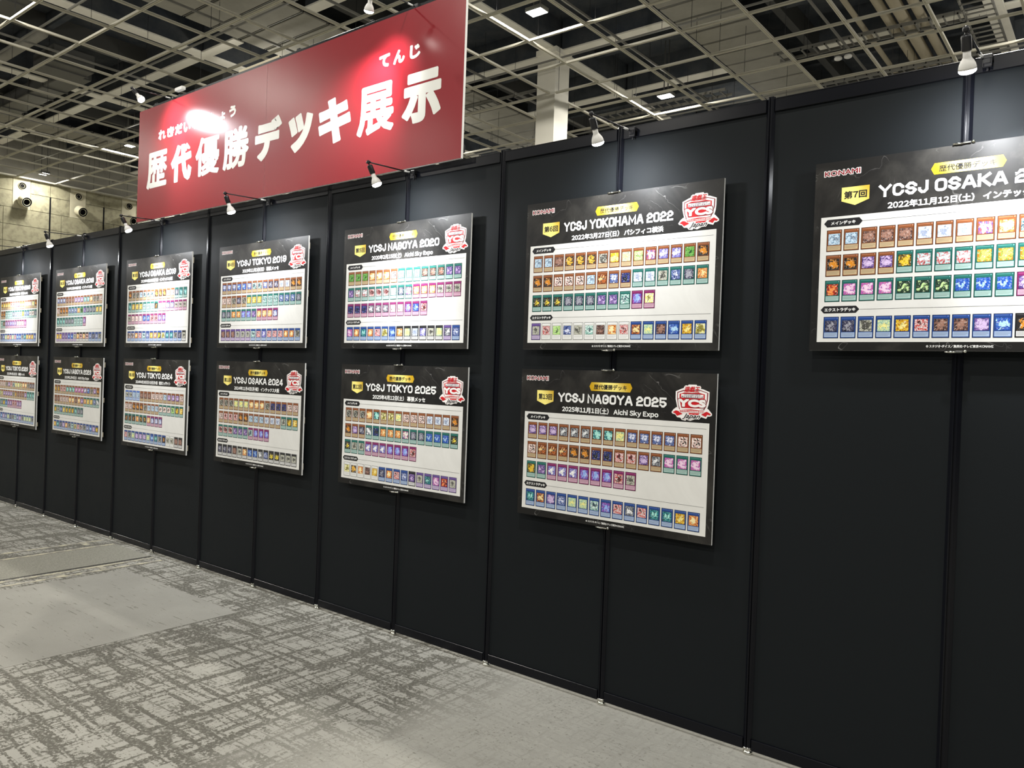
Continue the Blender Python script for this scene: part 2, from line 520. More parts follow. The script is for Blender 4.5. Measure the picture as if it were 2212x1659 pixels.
# ------------------------------------------------------------------ partition wall
S = 0.8; H = 3.047
wall = structure('wall_back')
I0, I1 = -4, 15
def post_mesh(h):
    r = .0205; c = .0085; g = .0035
    pts = []
    for k in range(4):
        a = k * PI / 2
        for (px, py) in ((r, -c), (r, -g), (r - .008, -g), (r - .008, g), (r, g), (r, c), (r - .004, r - .004)):
            if (px, py) == (r - .004, r - .004):
                continue
            pts.append((px * math.cos(a) - py * math.sin(a), px * math.sin(a) + py * math.cos(a)))
    b = MB(); b.prism(pts, .034, h)
    b.box(-.012, .012, -.012, .012, h, h + .004)
    return b.mesh('post', M['frame'])
pm = post_mesh(H + .006)
b = MB(); b.smooth = True
b.lathe([(.020, .0), (.0225, .003), (.0225, .013), (.017, .015), (.017, .020), (.0225, .022), (.0235, .031), (.020, .034), (.012, .036)], 20)
fm = b.mesh('levelling_foot', M['chrome'])
b = MB(); b.bbox(.019, S - .019, .014, .021, .074, 2.988, .0008); panm = b.mesh('wall_panel', M['panel'])
b = MB(); b.bbox(.020, S - .020, .004, .034, H - .062, H, .002); b.box(.02, S - .02, .0025, .0045, H - .0055, H - .0035); trm = b.mesh('top_rail', M['frame'])
b = MB(); b.bbox(.020, S - .020, .004, .034, .022, .074, .0022); brm = b.mesh('base_rail', M['frame'])
for i in range(I0, I1 + 1):
    p = link('post', pm, wall, (i * S, .0205, 0))
    link('levelling_foot', fm, p)
    if i < I1:
        link('wall_panel', panm, wall, (i * S, 0, 0))
        link('top_rail', trm, wall, (i * S, 0, 0))
        link('base_rail', brm, wall, (i * S, 0, 0))
# raised frame that carries the banner
pm2 = MB(); pm2.bbox(-.02, .02, -.015, .02, 0, 1.118, .004); pm2 = pm2.mesh('extension_post', M['frame'])
for x in (2.95, 3.38, 4.24, 5.12, 5.95, 6.80):
    link('extension_post', pm2, wall, (x, .055, H - .01))
b = MB(); b.bbox(2.93, 6.86, .03, .05, 4.075, 4.135, .003); b.build('extension_rail', M['frame'], wall)
b = MB(); b.bbox(2.93, 6.86, .03, .05, 3.10, 3.15, .003); b.build('extension_rail', M['frame'], wall)

# ------------------------------------------------------------------ banner
def red_mat():
    m = mat('red_banner_print', (.255, .011, .018), .25, spec=.30)
    n = NT(m)
    n.bump(n.noise(n.coords('Object'), 1.7, 2, .5), .10, .02)
    return m
M['red'] = red_mat()
M['banner_white'] = mat('white_banner_print', (.80, .80, .76), .33)
BX0, BX1, BZ0, BZ1 = 2.865, 6.925, 3.034, 4.055
ban = thing('overhead_banner', 'long red banner board with large white Japanese lettering above the partition wall', 'banner', (4.9, -.03, BZ0))
for (x0, x1) in ((BX0, 4.8815), (4.8835, BX1)):
    b = MB(); b.box(x0 - 4.9, x1 - 4.9, -.030, -.0301 + .001, 0, BZ1 - BZ0)
    b.cur = 1; b.box(x0 - 4.9, x1 - 4.9, -.029, -.010, 0, BZ1 - BZ0)
    b.build('banner_board', [M['red'], M['white_edge']], ban)
def btext(items, name, heavy, bold):
    mb = MB()
    for ch, x0, x1, z0, z1 in items:
        put_text(mb, ch, x0 - 4.9, x1 - 4.9, z0 - BZ0, z1 - BZ0, -.0308, bold, 0, heavy)
    mb.build(name, M['banner_white'], ban)
big = [('歴', 3.036, 3.395), ('代', 3.462, 3.815), ('優', 3.872, 4.244), ('勝', 4.297, 4.662), ('デ', 4.743, 5.095), ('ッ', 5.171, 5.47), ('キ', 5.528, 5.891), ('展', 5.954, 6.318), ('示', 6.391, 6.745)]
for ch, a, z in big:
    thin = ch in '優勝歴展'; mid = ch in '代示'
    zz = (3.322, 3.628) if ch != 'ッ' else (3.322, 3.59)
    btext([(ch, a + .012, z - .012, zz[0], zz[1])], 'banner_letter', .0125 if ch != '優' and thin else (.0105 if thin else .009), 0 if thin else (.036 if mid else .040))
for it_ in ([('れ', 3.234, 3.352, 3.738, 3.816), ('き', 3.386, 3.496, 3.738, 3.816), ('だ', 3.524, 3.635, 3.738, 3.816), ('い', 3.668, 3.768, 3.738, 3.812),
       ('ゆ', 3.808, 3.910, 3.738, 3.816), ('う', 3.955, 4.040, 3.738, 3.818), ('し', 4.095, 4.175, 3.738, 3.816), ('ょ', 4.235, 4.305, 3.738, 3.796), ('う', 4.375, 4.460, 3.738, 3.818),
       ('て', 6.166, 6.256, 3.742, 3.816), ('ん', 6.303, 6.398, 3.738, 3.816), ('じ', 6.457, 6.540, 3.738, 3.816)]): btext([it_], 'reading_letter', .0062, 0)

b = MB(); b.bbox(-.60, -.05, .085, .095, 1.03, 1.135, .002); b.build('cream_stand_in_strip', M['spacer'], ban)  # added strip, stands in for a bright band of unknown origin behind the rail
# ------------------------------------------------------------------ posters
PW, PH = 1.175, .82
ART = {k: [lin(c) for c in v.split()] for k, v in {
 'a': 'cfe0ee 8fb4d0 6a7d94', 'b': '7a5648 35262a a07868', 'c': '4a3a28 2a2018 f0b840', 'd': '9a9a88 d0d0c4 4a4a44', 'e': 'e8c020 b87810 f8e890',
 'f': 'd8e0a0 98c8b8 f4ec90', 'g': '8cc850 d8f0b0 3c6030', 'h': 'd05030 3050b0 f0e8e0', 'i': '5040a0 a8a8e0 fbfbfb', 'j': '3a7a30 7ab850 1a4020',
 'k': '181618 302c28 d88c28', 'l': 'f8f0ea e0b0a8 403028', 'm': '201818 d87020 f8e0a0', 'n': '202a60 7088c8 e0e4f8', 'o': '182038 3040a0 20242c',
 'p': 'e8eef6 b8c8e0 98a4c0', 'r': '101428 40381c f0d840', 's': '202030 505070 a0a0ac', 't': 'e4f2ee 58a898 304858', 'u': '3048b0 b050b0 90b0f0',
 'v': 'f0e858 f8f8e8 8a8030', 'w': 'c03028 f4e8e8 501c1c', 'x': '40306c 8864b0 d0b8e0', 'y': '28241a 806010 e8c030', 'z': 'a8d0d4 c85050 eaf6f8',
 'A': 'e87020 50a040 f8d060', 'B': 'c03020 501010 f09048', 'C': '1c3024 24402c c8e8a0', 'D': '183c9c 3c70c8 b0d8f4', 'E': '8850a8 e070b0 f0d0e8',
 'F': '989ca4 30343c eef0f2', 'G': 'f0b060 c05818 f8e8b0', 'H': '309098 184048 a8e8dc'}.items()}
FRAME = {'m': ('824a26', 'c4ae8a'), 's': ('1c645c', 'a8c6c0'), 't': ('7c205c', 'd0a8bc'), 'x': ('1c1c20', 'd8d8d8'), 'f': ('5c4488', 'c4b4d4'),
         'l': ('204488', 'a8bcdc'), 'w': ('dcdcd8', 'f0f0ee'), 'r': ('4468b8', 'b4c8ec')}
DECKS = {
 1: ('1', 'TOKYO 2018', '2018年4月1日(日)　幕張メッセ', .30, .84, 'm:yeeewwixeelllfk', 'm:kk|s:tttsitaAnnlls', 's:tb|t:xxuuxlllE', 'l:snfGwfwDDdHeGen'),
 2: ('2', 'OSAKA 2018', '2018年12月24日(月・祝)　インテックス大阪', .28, .88, 'm:nnnbbbxxxHHGddl', 'm:lkkk|s:nnnGjxsssee', 's:HHHsssttt|t:x', 'f:eexxDDd|x:GwGw|l:nsnd'),
 3: ('3', 'OSAKA 2019', '2019年4月29日(月・祝)　インテックス大阪', .29, .86, 'm:kddatttkkkll|s:sHH', 's:Heeetttk|t:llnnddd', 't:dlllDDwwuu', 'l:llGwtneGrvHHds|x:d'),
 4: ('4', 'TOKYO 2019', '2019年11月3日(日)　幕張メッセ', .34, .82, 'm:nnnDDnttnsspp kk', 'm:lldsd|s:eeetttnnns', 's:ssGGuux|t:GGGn', 'f:bbbddd|l:twiwwwGGd'),
 5: ('5', 'NAGOYA 2020', '2020年2月15日(土)　Aichi Sky Expo', .29, .86, 'm:jjjGGGl|s:aaabbbxx', 's:xzzwwwpsh|t:GGGddd', 't:oooFFFlluDw', 'l:EGHGwvD|x:Gfpidf|f:F|l:n'),
 6: ('6', 'YOKOHAMA 2022', '2022年3月27日(日)　パシフィコ横浜', .311, .861, 'm:aabcccdefghiijk', 'm:kklllamno|s:ppdnsG', 's:rrrsssxxt|t:uv', 'f:d|w:wgndtbGw|l:mfbDev'),
 7: ('7', 'OSAKA 2022', '2022年11月12日(土)　インテックス大阪', .30, .90, 'm:aabbbppphGtGwlk', 'm:kkxx|s:yzzzAAAwtdb', 's:BEEECCCDDD|t:xw', 'l:ssdfewbbxD|x:ksd|w:aa'),
 8: ('8', 'TOKYO 2023', '2023年4月2日(日)　幕張メッセ', .30, .82, 'm:llldxwtffvGGdss', 'm:gvxxxxdcbbbx|s:HHH', 's:HsyD|t:xxwwxx', 'l:tDxnfsdtnxdfffd'),
 9: ('9', 'NAGOYA 2023', '2023年11月4日(土)　Aichi Sky Expo', .30, .87, 'm:ccwwHHHEEEiDdxk', 'm:bblllGGbGx|s:GeenF', 's:ydneyyyHss', 'l:AHsxGdtvwldnDxy'),
 10: ('10', 'TOKYO 2024', '2024年4月28日(日)・29日(月・祝)　東京ビッグサイト', .25, .88, 'r:ddaa|m:bbblllaxxxl', 'm:llkkkdaaa|s:lllgye', 's:kkkGcc|t:Gnnn', 'l:wdfxxxfDHdk|w:dd|x:bb'),
 11: ('11', 'OSAKA 2024', '2024年11月4日(月・祝)　インテックス大阪', .27, .87, 'm:dddfffGGGdoooll', 'm:lwwwkkaaappp|s:dye', 's:wwwxxx|t:tuuu', 'x:sssbdGDDFnrrddd'),
 12: ('12', 'TOKYO 2025', '2025年4月12日(土)　幕張メッセ', .33, .82, 'm:dddGHvvflllpppk', 'm:kxs|s:FoGGGhssDDDr', 's:rdd|t:iiiuuuw', 'w:vcGbe|l:sGwn|x:x|f:dHEBd'),
 13: ('13', 'NAGOYA 2025', '2025年11月1日(土)　Aichi Sky Expo', .287, .87, 'm:xxxFFFHHfnnnnll', 'm:lmmmkkoowwxF|s:EEE', 's:yx|t:iiiuuuwd', 'l:HmxnfftuwFwHHeG'),
}
CARD = {}
def card_mesh(fr, art):
    if (fr, art) in CARD:
        return CARD[(fr, art)]
    w_, h_ = .0635, .0935
    fc, tc = lin(FRAME[fr][0]), lin(FRAME[fr][1])
    q = []
    def rect(u0, u1, v0, v1, lay, c, mi=0, b2=None, c2=None):
        q.append((u0 * w_, u1 * w_, -v1 * h_, -v0 * h_, -.0002 * lay, c, mi, b2 or c, c2 or c))
    dark = tuple(x * .18 for x in fc[:3]) + (1,)
    rect(0, 1, 0, 1, 1, dark)
    rect(.035, .965, .025, .975, 2, fc)
    rect(.08, .80, .045, .085, 3, tuple(min(1, x * 1.5 + .05) for x in fc[:3]) + (1,))
    rect(.86, .93, .045, .09, 3, tuple(min(1, x * 1.9 + .15) for x in fc[:3]) + (1,))
    a = ART[art]
    rect(.10, .90, .17, .70, 3, (.02, .02, .02, 1))
    rect(.12, .88, .18, .69, 4, a[0], 1, a[1], a[2])
    rect(.07, .93, .73, .945, 3, tc)
    for k in range(3):
        rect(.11, .89 - .1 * (k == 2), .765 + .05 * k, .785 + .05 * k, 4, tuple(x * .62 for x in tc[:3]) + (1,))
    vs, fs = [], []
    for (x0, x1, z0, z1, y, *_r) in q:
        o = len(vs)
        vs += [(x0, y, z0), (x1, y, z0), (x1, y, z1), (x0, y, z1)]; fs.append((o, o + 1, o + 2, o + 3))
    me = bpy.data.meshes.new('card')
    me.from_pydata(vs, [], fs)
    me.materials.append(M['tint']); me.materials.append(M['art'])
    for nm in ('tint', 'tint_b', 'tint_c'): me.color_attributes.new(nm, 'FLOAT_COLOR', 'CORNER')
    me.uv_layers.new(name='UVMap')
    A = [me.color_attributes[nm] for nm in ('tint', 'tint_b', 'tint_c')]
    uv = me.uv_layers['UVMap']
    seed = (hash_(fr + art) % 41, hash_(art + fr) % 37)
    for k, p in enumerate(me.polygons):
        p.material_index = q[k][6]
        for j, li in enumerate(p.loop_indices):
            A[0].data[li].color = q[k][5]; A[1].data[li].color = q[k][7]; A[2].data[li].color = q[k][8]
            uv.data[li].uv = (seed[0] + (.01, .99, .99, .01)[j], seed[1] + (.01, .01, .99, .99)[j])
    CARD[(fr, art)] = me
    return me
def hash_(s):
    h = 7
    for c in s: h = (h * 131 + ord(c)) % 100003
    return h

def poly(mb, pts, y):
    """flat polygon facing -y from (u, v) points"""
    n = len(pts)
    area = sum(pts[i][0] * pts[(i + 1) % n][1] - pts[(i + 1) % n][0] * pts[i][1] for i in range(n))
    if area > 0: pts = list(reversed(pts))
    mb.add([(u, y, -v) for u, v in pts], [tuple(range(n))])

EM = dict(
 outer=[(0.9613, 0.0913), (0.9884, 0.0793), (1.003, 0.0742), (1.0071, 0.0651), (1.0142, 0.0605), (1.0246, 0.0617), (1.0295, 0.0562), (1.0709, 0.0558), (1.074, 0.0622), (1.0898, 0.0614), (1.0944, 0.0673), (1.094, 0.0753), (1.1048, 0.0766), (1.1386, 0.0892), (1.1386, 0.1245), (1.136, 0.1482), (1.1298, 0.1689), (1.1356, 0.1722), (1.1547, 0.1928), (1.155, 0.2008), (1.144, 0.2063), (1.1327, 0.2066), (1.126, 0.218), (1.1015, 0.2116), (1.0817, 0.2178), (1.0431, 0.2332), (1.0327, 0.2295), (1.0281, 0.2237), (1.0182, 0.2336), (0.9989, 0.2305), (0.9911, 0.2203), (0.9732, 0.2186), (0.9622, 0.2052), (0.947, 0.2024), (0.9422, 0.1951), (0.9522, 0.1809), (0.9682, 0.1688), (0.9728, 0.172), (0.9621, 0.1298)],
 line=[(0.9697, 0.095), (1.0034, 0.0837), (1.0935, 0.082), (1.1325, 0.0938), (1.1311, 0.1317), (1.1222, 0.1575), (1.1145, 0.1781), (1.0512, 0.1798), (0.9836, 0.1813), (0.9751, 0.1544), (0.9695, 0.1264)],
 inner=[(0.9743, 0.0982), (1.0065, 0.0882), (1.0937, 0.086), (1.1268, 0.0952), (1.1261, 0.1312), (1.1179, 0.157), (1.1101, 0.1749), (1.0511, 0.1771), (0.988, 0.179), (0.9788, 0.1548), (0.974, 0.1269)],
 red=[(0.9827, 0.1032), (1.0098, 0.0954), (1.0479, 0.0969), (1.0825, 0.0941), (1.115, 0.1012), (1.1154, 0.13), (1.1084, 0.1694), (1.0494, 0.1715), (0.9936, 0.1713), (0.9882, 0.1489), (0.9829, 0.1265)],
 ribl=[(0.949, 0.1944), (0.9658, 0.185), (0.9794, 0.1877), (0.984, 0.1909), (1.0022, 0.2008), (0.9729, 0.2117), (0.9635, 0.2013)],
 ribr=[(1.1177, 0.1878), (1.1289, 0.1835), (1.1499, 0.1949), (1.1423, 0.2009), (1.1323, 0.1972), (1.1228, 0.209), (1.0996, 0.1994)],
 ribc=[(0.982, 0.1798), (1.0451, 0.1724), (1.1145, 0.1781), (1.1136, 0.1927), (1.0459, 0.1942), (0.9856, 0.1938)],
 ribd=[(1.0343, 0.1944), (1.0922, 0.1933), (1.0812, 0.2057), (1.0378, 0.2083)])
M['em_white'] = mat('emblem_white_print', lin('f4f0ee')[:3], .32)
M['em_red'] = mat('emblem_red_print', lin('c81c24')[:3], .32)
M['em_dark'] = mat('emblem_maroon_print', lin('7c2430')[:3], .32)
M['em_grey'] = mat('emblem_grey_print', lin('70687e')[:3], .32)
def build_emblem():
    b = MB()
    W, Rr, D, G, K = 0, 1, 2, 3, 4
    b.cur = W; poly(b, EM['outer'], -.0008)
    b.cur = D; poly(b, EM['line'], -.0010)
    b.cur = W; poly(b, EM['inner'], -.0012)
    b.cur = Rr; poly(b, EM['red'], -.0014)
    poly(b, EM['ribl'], -.0014); poly(b, EM['ribr'], -.0014); poly(b, EM['ribd'], -.0014)
    b.cur = D; poly(b, [(1.0030, .1005), (1.0950, .0985), (1.0950, .1235), (1.0030, .1235)], -.0015)
    b.cur = W; poly(b, [(.9910, .1035), (1.1085, .1035), (1.1085, .1205), (.9910, .1205)], -.0016)
    poly(b, EM['ribc'], -.0016)
    b.cur = Rr; poly(b, [(.9865, .1825), (1.0455, .1765), (1.1115, .1805), (1.1110, .1902), (1.0455, .1905), (.9885, .1915)], -.0018)
    b.cur = Rr
    put_text(b, '遊戯王', 1.0070, 1.0890, -.0925, -.0655, -.0020, 0, .25, .0007)
    b.cur = G
    put_text(b, 'オフィシャルカードゲーム', 1.0080, 1.0920, -.1110, -.1045, -.0020, 0, .15, .0004)
    put_text(b, 'デュエルモンスターズ', .9930, 1.1070, -.1198, -.1118, -.0020, 0, .15, .0005)
    b.cur = D; put_text(b, 'YCS', .9760, 1.1225, -.1662, -.1270, -.0020, .02, 0, .0030)
    b.cur = W; put_text(b, 'YCS', .9790, 1.1195, -.1635, -.1297, -.0022, .02, 0, .0026)
    b.cur = W; put_text(b, 'YU-GI-OH! CHAMPIONSHIP SERIES', .9900, 1.1085, -.1885, -.1822, -.0020, 0, 0, .0003)
    b.cur = W; put_text(b, 'Japan', 1.0010, 1.0960, -.2270, -.1975, -.0021, .03, .45, .0034)
    b.cur = K; put_text(b, 'Japan', 1.0020, 1.0950, -.2260, -.1985, -.0023, .0, .45, .0009)
    return b.mesh('emblem', [M['em_white'], M['em_red'], M['em_dark'], M['em_grey'], M['black_print']])
EMB = build_emblem()

def hexa(u0, u1, v0, v1, tip):
    vm = (v0 + v1) / 2
    return [(u0, vm), (u0 + tip, v0), (u1 - tip, v0), (u1, vm), (u1 - tip, v1), (u0 + tip, v1)]
# meshes that all posters share
def shared():
    o = {}
    b = MB(); b.box(0, PW, 0, .011, -PH, 0); b.cur = 1; b.add([(0, -.0002, -PH), (PW, -.0002, -PH), (PW, -.0002, 0), (0, -.0002, 0)], [(0, 1, 2, 3)])
    o['board'] = b.mesh('board', [M['white_edge'], M['header']])
    b = MB(); poly(b, [(.031, .2395), (1.1435, .2395), (1.1435, .7835), (.031, .7835)], -.0005); o['deck'] = b.mesh('deck_field', M['deck'])
    b = MB(); put_text(b, 'KONAMI', .038, .187, -.0620, -.0380, -.0006, .03, 0, .0022); b.cur = 1; put_text(b, 'KONAMI', .040, .185, -.0605, -.0395, -.0010, 0, 0, .0007)
    o['wordmark'] = b.mesh('wordmark', [M['card_white'], M['red_word']])
    b = MB(); poly(b, hexa(.457, .717, .062, .108, .012), -.0008); b.cur = 1; put_text(b, '歴代優勝デッキ', .486, .685, -.0985, -.0730, -.0012, 0, 0, .0006)
    o['headline'] = b.mesh('gold_headline', [M['gold'], M['black_print']])
    b = MB(); poly(b, hexa(.044, .203, .251, .284, .014), -.0008); b.cur = 1; put_text(b, 'メインデッキ', .074, .174, -.2750, -.2600, -.0012, 0, 0, .0007)
    o['label_main'] = b.mesh('section_label', [M['black_print'], M['card_white']])
    b = MB(); poly(b, hexa(.043, .203, .628, .659, .014), -.0008); b.cur = 1; put_text(b, 'エクストラデッキ', .060, .187, -.6510, -.6360, -.0012, 0, 0, .0007)
    o['label_extra'] = b.mesh('section_label', [M['black_print'], M['card_white']])
    b = MB(); poly(b, [(.203, .2668), (1.130, .2668), (1.130, .2682), (.203, .2682)], -.0008); o['rule1'] = b.mesh('rule_line', M['rule'])
    b = MB(); poly(b, [(.203, .6434), (1.130, .6434), (1.130, .6448), (.203, .6448)], -.0008); o['rule2'] = b.mesh('rule_line', M['rule'])
    b = MB(); put_line(b, '©スタジオ・ダイス／集英社・テレビ東京・KONAMI', .464, .698, -.8065, -.7955, -.0008, .0003); o['foot'] = b.mesh('copyright_lettering', M['card_white'])
    b = MB()
    b.smooth = True
    b.tube((-.045, -.006, 0), (-.008, -.006, -.001), .0042, 10)
    b.smooth = False
    b.bbox(-.008, .018, -.0085, .012, -.003, .004, .001)
    b.smooth = True
    b.lathe([(.001, 0), (.006, .002), (.007, .007), (.004, .012), (.001, .014)], 12, Matrix.Translation((.026, -.003, -.004)))
    o['clip'] = b.mesh('metal_clip', M['chrome'])
    b = MB(); b.bbox(-.034, -.020, .0115, .030, -.024, .024, .002); o['spacer'] = b.mesh('spacer_block', M['spacer'])
    return o
SH = shared()

def poster(no, x_left, z_top, row):
    num, title, date, d0, d1, *rows = DECKS[no]
    lab = 'black card poster headed ' + title + ', ' + row
    lab = {5: 'black card poster headed NAGOYA 2020, upper row, its middle glaring white under the lamp', 12: 'black card poster headed TOKYO 2025, lower row, under the NAGOYA 2020 one', 13: 'black card poster headed NAGOYA 2025, lower row, rightmost and largest', 4: 'black card poster headed TOKYO 2019, upper row, under the red banner', 11: 'black card poster headed OSAKA 2024, lower row, under the TOKYO 2019 one', 3: 'black card poster headed OSAKA 2019, upper row, third from the left with strong glare', 10: 'black card poster headed TOKYO 2024, lower row, third from the left', 2: 'black card poster headed OSAKA 2018, upper row, second from the left', 9: 'black card poster headed NAGOYA 2023, lower row, second from the left', 1: 'black card poster headed TOKYO 2018, upper row, cut by the left edge', 8: 'black card poster headed TOKYO 2023, lower row, cut by the left edge', 6: 'black card poster headed YOKOHAMA 2022, upper row, left of the cut-off one', 7: 'black card poster headed OSAKA 2022, cut by the right edge'}[no]
    t = thing('poster', lab, 'poster', (x_left, -.031, z_top), 'card deck posters on the partition wall')
    link('board', SH['board'], t); link('deck_field', SH['deck'], t)
    link('wordmark', SH['wordmark'], t); link('gold_headline', SH['headline'], t)
    link('section_label', SH['label_main'], t); link('section_label', SH['label_extra'], t)
    link('rule_line', SH['rule1'], t); link('rule_line', SH['rule2'], t)
    link('copyright_lettering', SH['foot'], t); link('emblem', EMB, t)
    box = (.262, .935, -.1770, -.1250, .0112) if no == 7 else (.256, .914, -.1755, -.1255, .0108 if len(title) < 12 else .0100)
    for word in range(3):
        b = MB(); stroke_title(b, 'YCSJ ' + title, box[0], box[1], box[2], box[3], -.0008, box[4], word); b.build('title_word', M['card_white'], t)
    dd, place = date.split('　')
    w1, w2 = sum(1.0 if ord(c) > 255 else .58 for c in dd), sum(1.0 if ord(c) > 255 else .58 for c in place)
    u_ = (d1 - d0) / (w1 + w2 + 1.0)
    b = MB(); put_line(b, dd, d0, d0 + w1 * u_, -.2275, -.1985, -.0008, .0013); b.build('date_lettering', M['card_white'], t)
    b = MB(); put_line(b, place, d1 - w2 * u_, d1, -.2275, -.1985, -.0008, .0013); b.build('venue_lettering', M['card_white'], t)
    b = MB(); poly(b, [(.113, .117), (.2255, .117), (.2255, .176), (.169, .197), (.113, .176)], -.0008)
    b.cur = 1; put_line(b, '第' + num + '回', .124, .215, -.1670, -.1355, -.0012, .0010)
    b.build('number_badge', [M['gold'], M['black_print']], t)
    for r, spec in enumerate(rows):
        k = 0
        for seg in spec.replace(' ', '').split('|'):
            fr, arts = seg.split(':')
            for a in arts:
                link('card_picture', card_mesh(fr, a), t, (.0573 + .07079 * k, -.0006, -(.297, .406, .516, .674)[r]))
                k += 1
    link('metal_clip', SH['clip'], t, (PW / 2 - .01, 0, .003)); c2_ = link('metal_clip', SH['clip'], t, (PW / 2 - .01, 0, -PH - .004))
    for zz in (-.07, -.42, -.76):
        link('spacer_block', SH['spacer'], t, (PW + .003, 0, zz))
    return t
upper = {0: 1, 2: 2, 4: 3, 6: 4, 8: 5, 10: 6, 12: 7}
lower = {0: 8, 2: 9, 4: 10, 6: 11, 8: 12, 10: 13}
offx = {3: -.559, 4: -.553, 5: -.572, 6: -.571, 7: -.572, 10: -.562, 11: -.546, 12: -.555, 13: -.570}
for i, no in upper.items():
    poster(no, i * S + offx.get(no, -.56), 2.699 if no != 7 else 2.702, 'upper row of the wall' if no != 7 else 'alone at the right edge')
for i, no in lower.items():
    poster(no, i * S + offx.get(no, -.56), 1.768, 'lower row of the wall')

# ------------------------------------------------------------------ clip-on spotlights
LENS_R = .0300
def spot_meshes():
    """spotlight head in its own frame: +Z from the joint towards the light"""
    o = {}
    b = MB(); b.smooth = True
    b.lathe([(.002, -.012), (.009, -.009), (.0115, 0), (.009, .009), (.002, .012)], 14); b.smooth = False
    b.tube((-.014, 0, 0), (.014, 0, 0), .0045, 8); b.tube((0, 0, .006), (0, 0, .022), .005, 8)
    o['joint'] = b.mesh('swivel_joint', M['plastic_black'])
    b = MB(); b.smooth = True
    b.lathe([(.008, .018), (.0165, .021), (.0170, .026), (.0170, .070), (.0155, .074)], 20); o['socket'] = b.mesh('lamp_socket', M['plastic_black'])
    b = MB(); b.smooth = True
    b.lathe([(.0130, .072), (.0135, .095), (.0165, .101), (.0225, .110), (.0275, .121), (.0300, .132), (.0305, .139)], 24); o['bulb'] = b.mesh('reflector_bulb', M['plastic_white'])
    b = MB(); b.smooth = True
    b.lathe([(.0298, .1385), (.0292, .145), (.0255, .1505), (.017, .1545), (.006, .156)], 24); o['lens'] = b.mesh('bulb_lens', M['lens'])
    return o
SM = spot_meshes()
def spotlight(x, z, label, d, beam=40, aim=(0, .27, -.46), energy=SPOT_W, dz=-.02, reach=.345, y0=-.03, cone=164, bcone=74):
    t = thing('clip_spotlight', label, 'spotlight', (x, y0, z), 'spotlights clamped along the wall top')
    b = MB(); b.bbox(.004, .040, .004, .062, -.012, .008, .003); b.bbox(.006, .038, .006, .018, -.042, .004, .002); b.bbox(.010, .034, .0, .02, -.03, -.012, .002)
    b.tube((.022, .02, -.055), (.022, .02, -.03), .004, 8)
    b.build('clamp', M['plastic_black'], t)
    tip = Vector((0, -reach, dz)); base = Vector((.006, .02, -.004))
    b = MB(); b.smooth = True; b.tube(base, tip, .0042, 10); b.build('arm', M['plastic_black'], t)
    b = MB(); b.smooth = True; b.tube(base.lerp(tip, .07), base.lerp(tip, .19), .0056, 10); b.build('arm_sleeve', M['card_white'], t)
    d = Vector(d).normalized()
    Mx = Matrix.Translation(tip) @ d.to_track_quat('Z', 'X').to_matrix().to_4x4()
    for nm, key in (('swivel_joint', 'joint'), ('lamp_socket', 'socket'), ('reflector_bulb', 'bulb'), ('bulb_lens', 'lens')):
        o = link(nm, SM[key], t); o.matrix_local = Mx
    p = Vector((x, y0, z)) + (Mx @ Vector((0, 0, .166)))
    l = light('spotlight_beam', 'SPOT', p, energy, (.93, .96, 1.0), spot_size=math.radians(cone), spot_blend=1.0, shadow_soft_size=.026)
    l.rotation_euler = Vector((d.x * .5, .72, -.69)).to_track_quat('-Z', 'Y').to_euler()      # the frosted dome throws its spill onto the wall behind
    l = light('spotlight_core_beam', 'SPOT', p, beam, (.95, .97, 1.0), spot_size=math.radians(bcone), spot_blend=1.0, shadow_soft_size=.02)
    l.rotation_euler = Vector(aim).to_track_quat('-Z', 'Y').to_euler()
    return t
spotlight(9.644, 3.037, 'black spotlight above the OSAKA 2022 poster, its white bulb pointing down', (0, .45, -.9), 85, (.24, .27, -.44))
spotlight(8.062, 3.024, 'black spotlight above the YOKOHAMA 2022 poster, right of the pale column', (0, .49, -.87), 8, (.10, .27, -.46))
spotlight(6.450, 3.022, 'black spotlight in front of the red banner, above the NAGOYA 2020 poster', (.22, .34, -.92), 105)
spotlight(4.870, 3.020, 'black spotlight at the lower edge of the red banner, above the TOKYO 2019 poster', (.13, .32, -.95), 10)
spotlight(3.240, 3.022, 'black spotlight just left of the red banner, above the OSAKA 2019 poster', (.30, .36, -.9), 125)
spotlight(1.640, 3.022, 'black spotlight above the OSAKA 2018 poster, seen against the stone wall', (.08, .30, -.95), 5)
spotlight(0.040, 3.022, 'black spotlight at the left edge, above the TOKYO 2018 poster', (.08, .34, -.95), 110)
spotlight(3.365, 4.100, 'spotlight on the top left corner of the red banner', (.60, .30, -.72), 70, (.45, .27, -.62), bcone=95)
b = MB(); b.bbox(.10, .22, -.02, .02, .03, .06, .004); b.build('cable_box', M['plastic_white'], bpy.data.objects['clip_spotlight.007'])
spotlight(6.430, 4.100, 'spotlight on the top right part of the red banner', (-.55, .30, -1.1), 100, (-.42, .27, -.58), 26, cone=96, bcone=88)

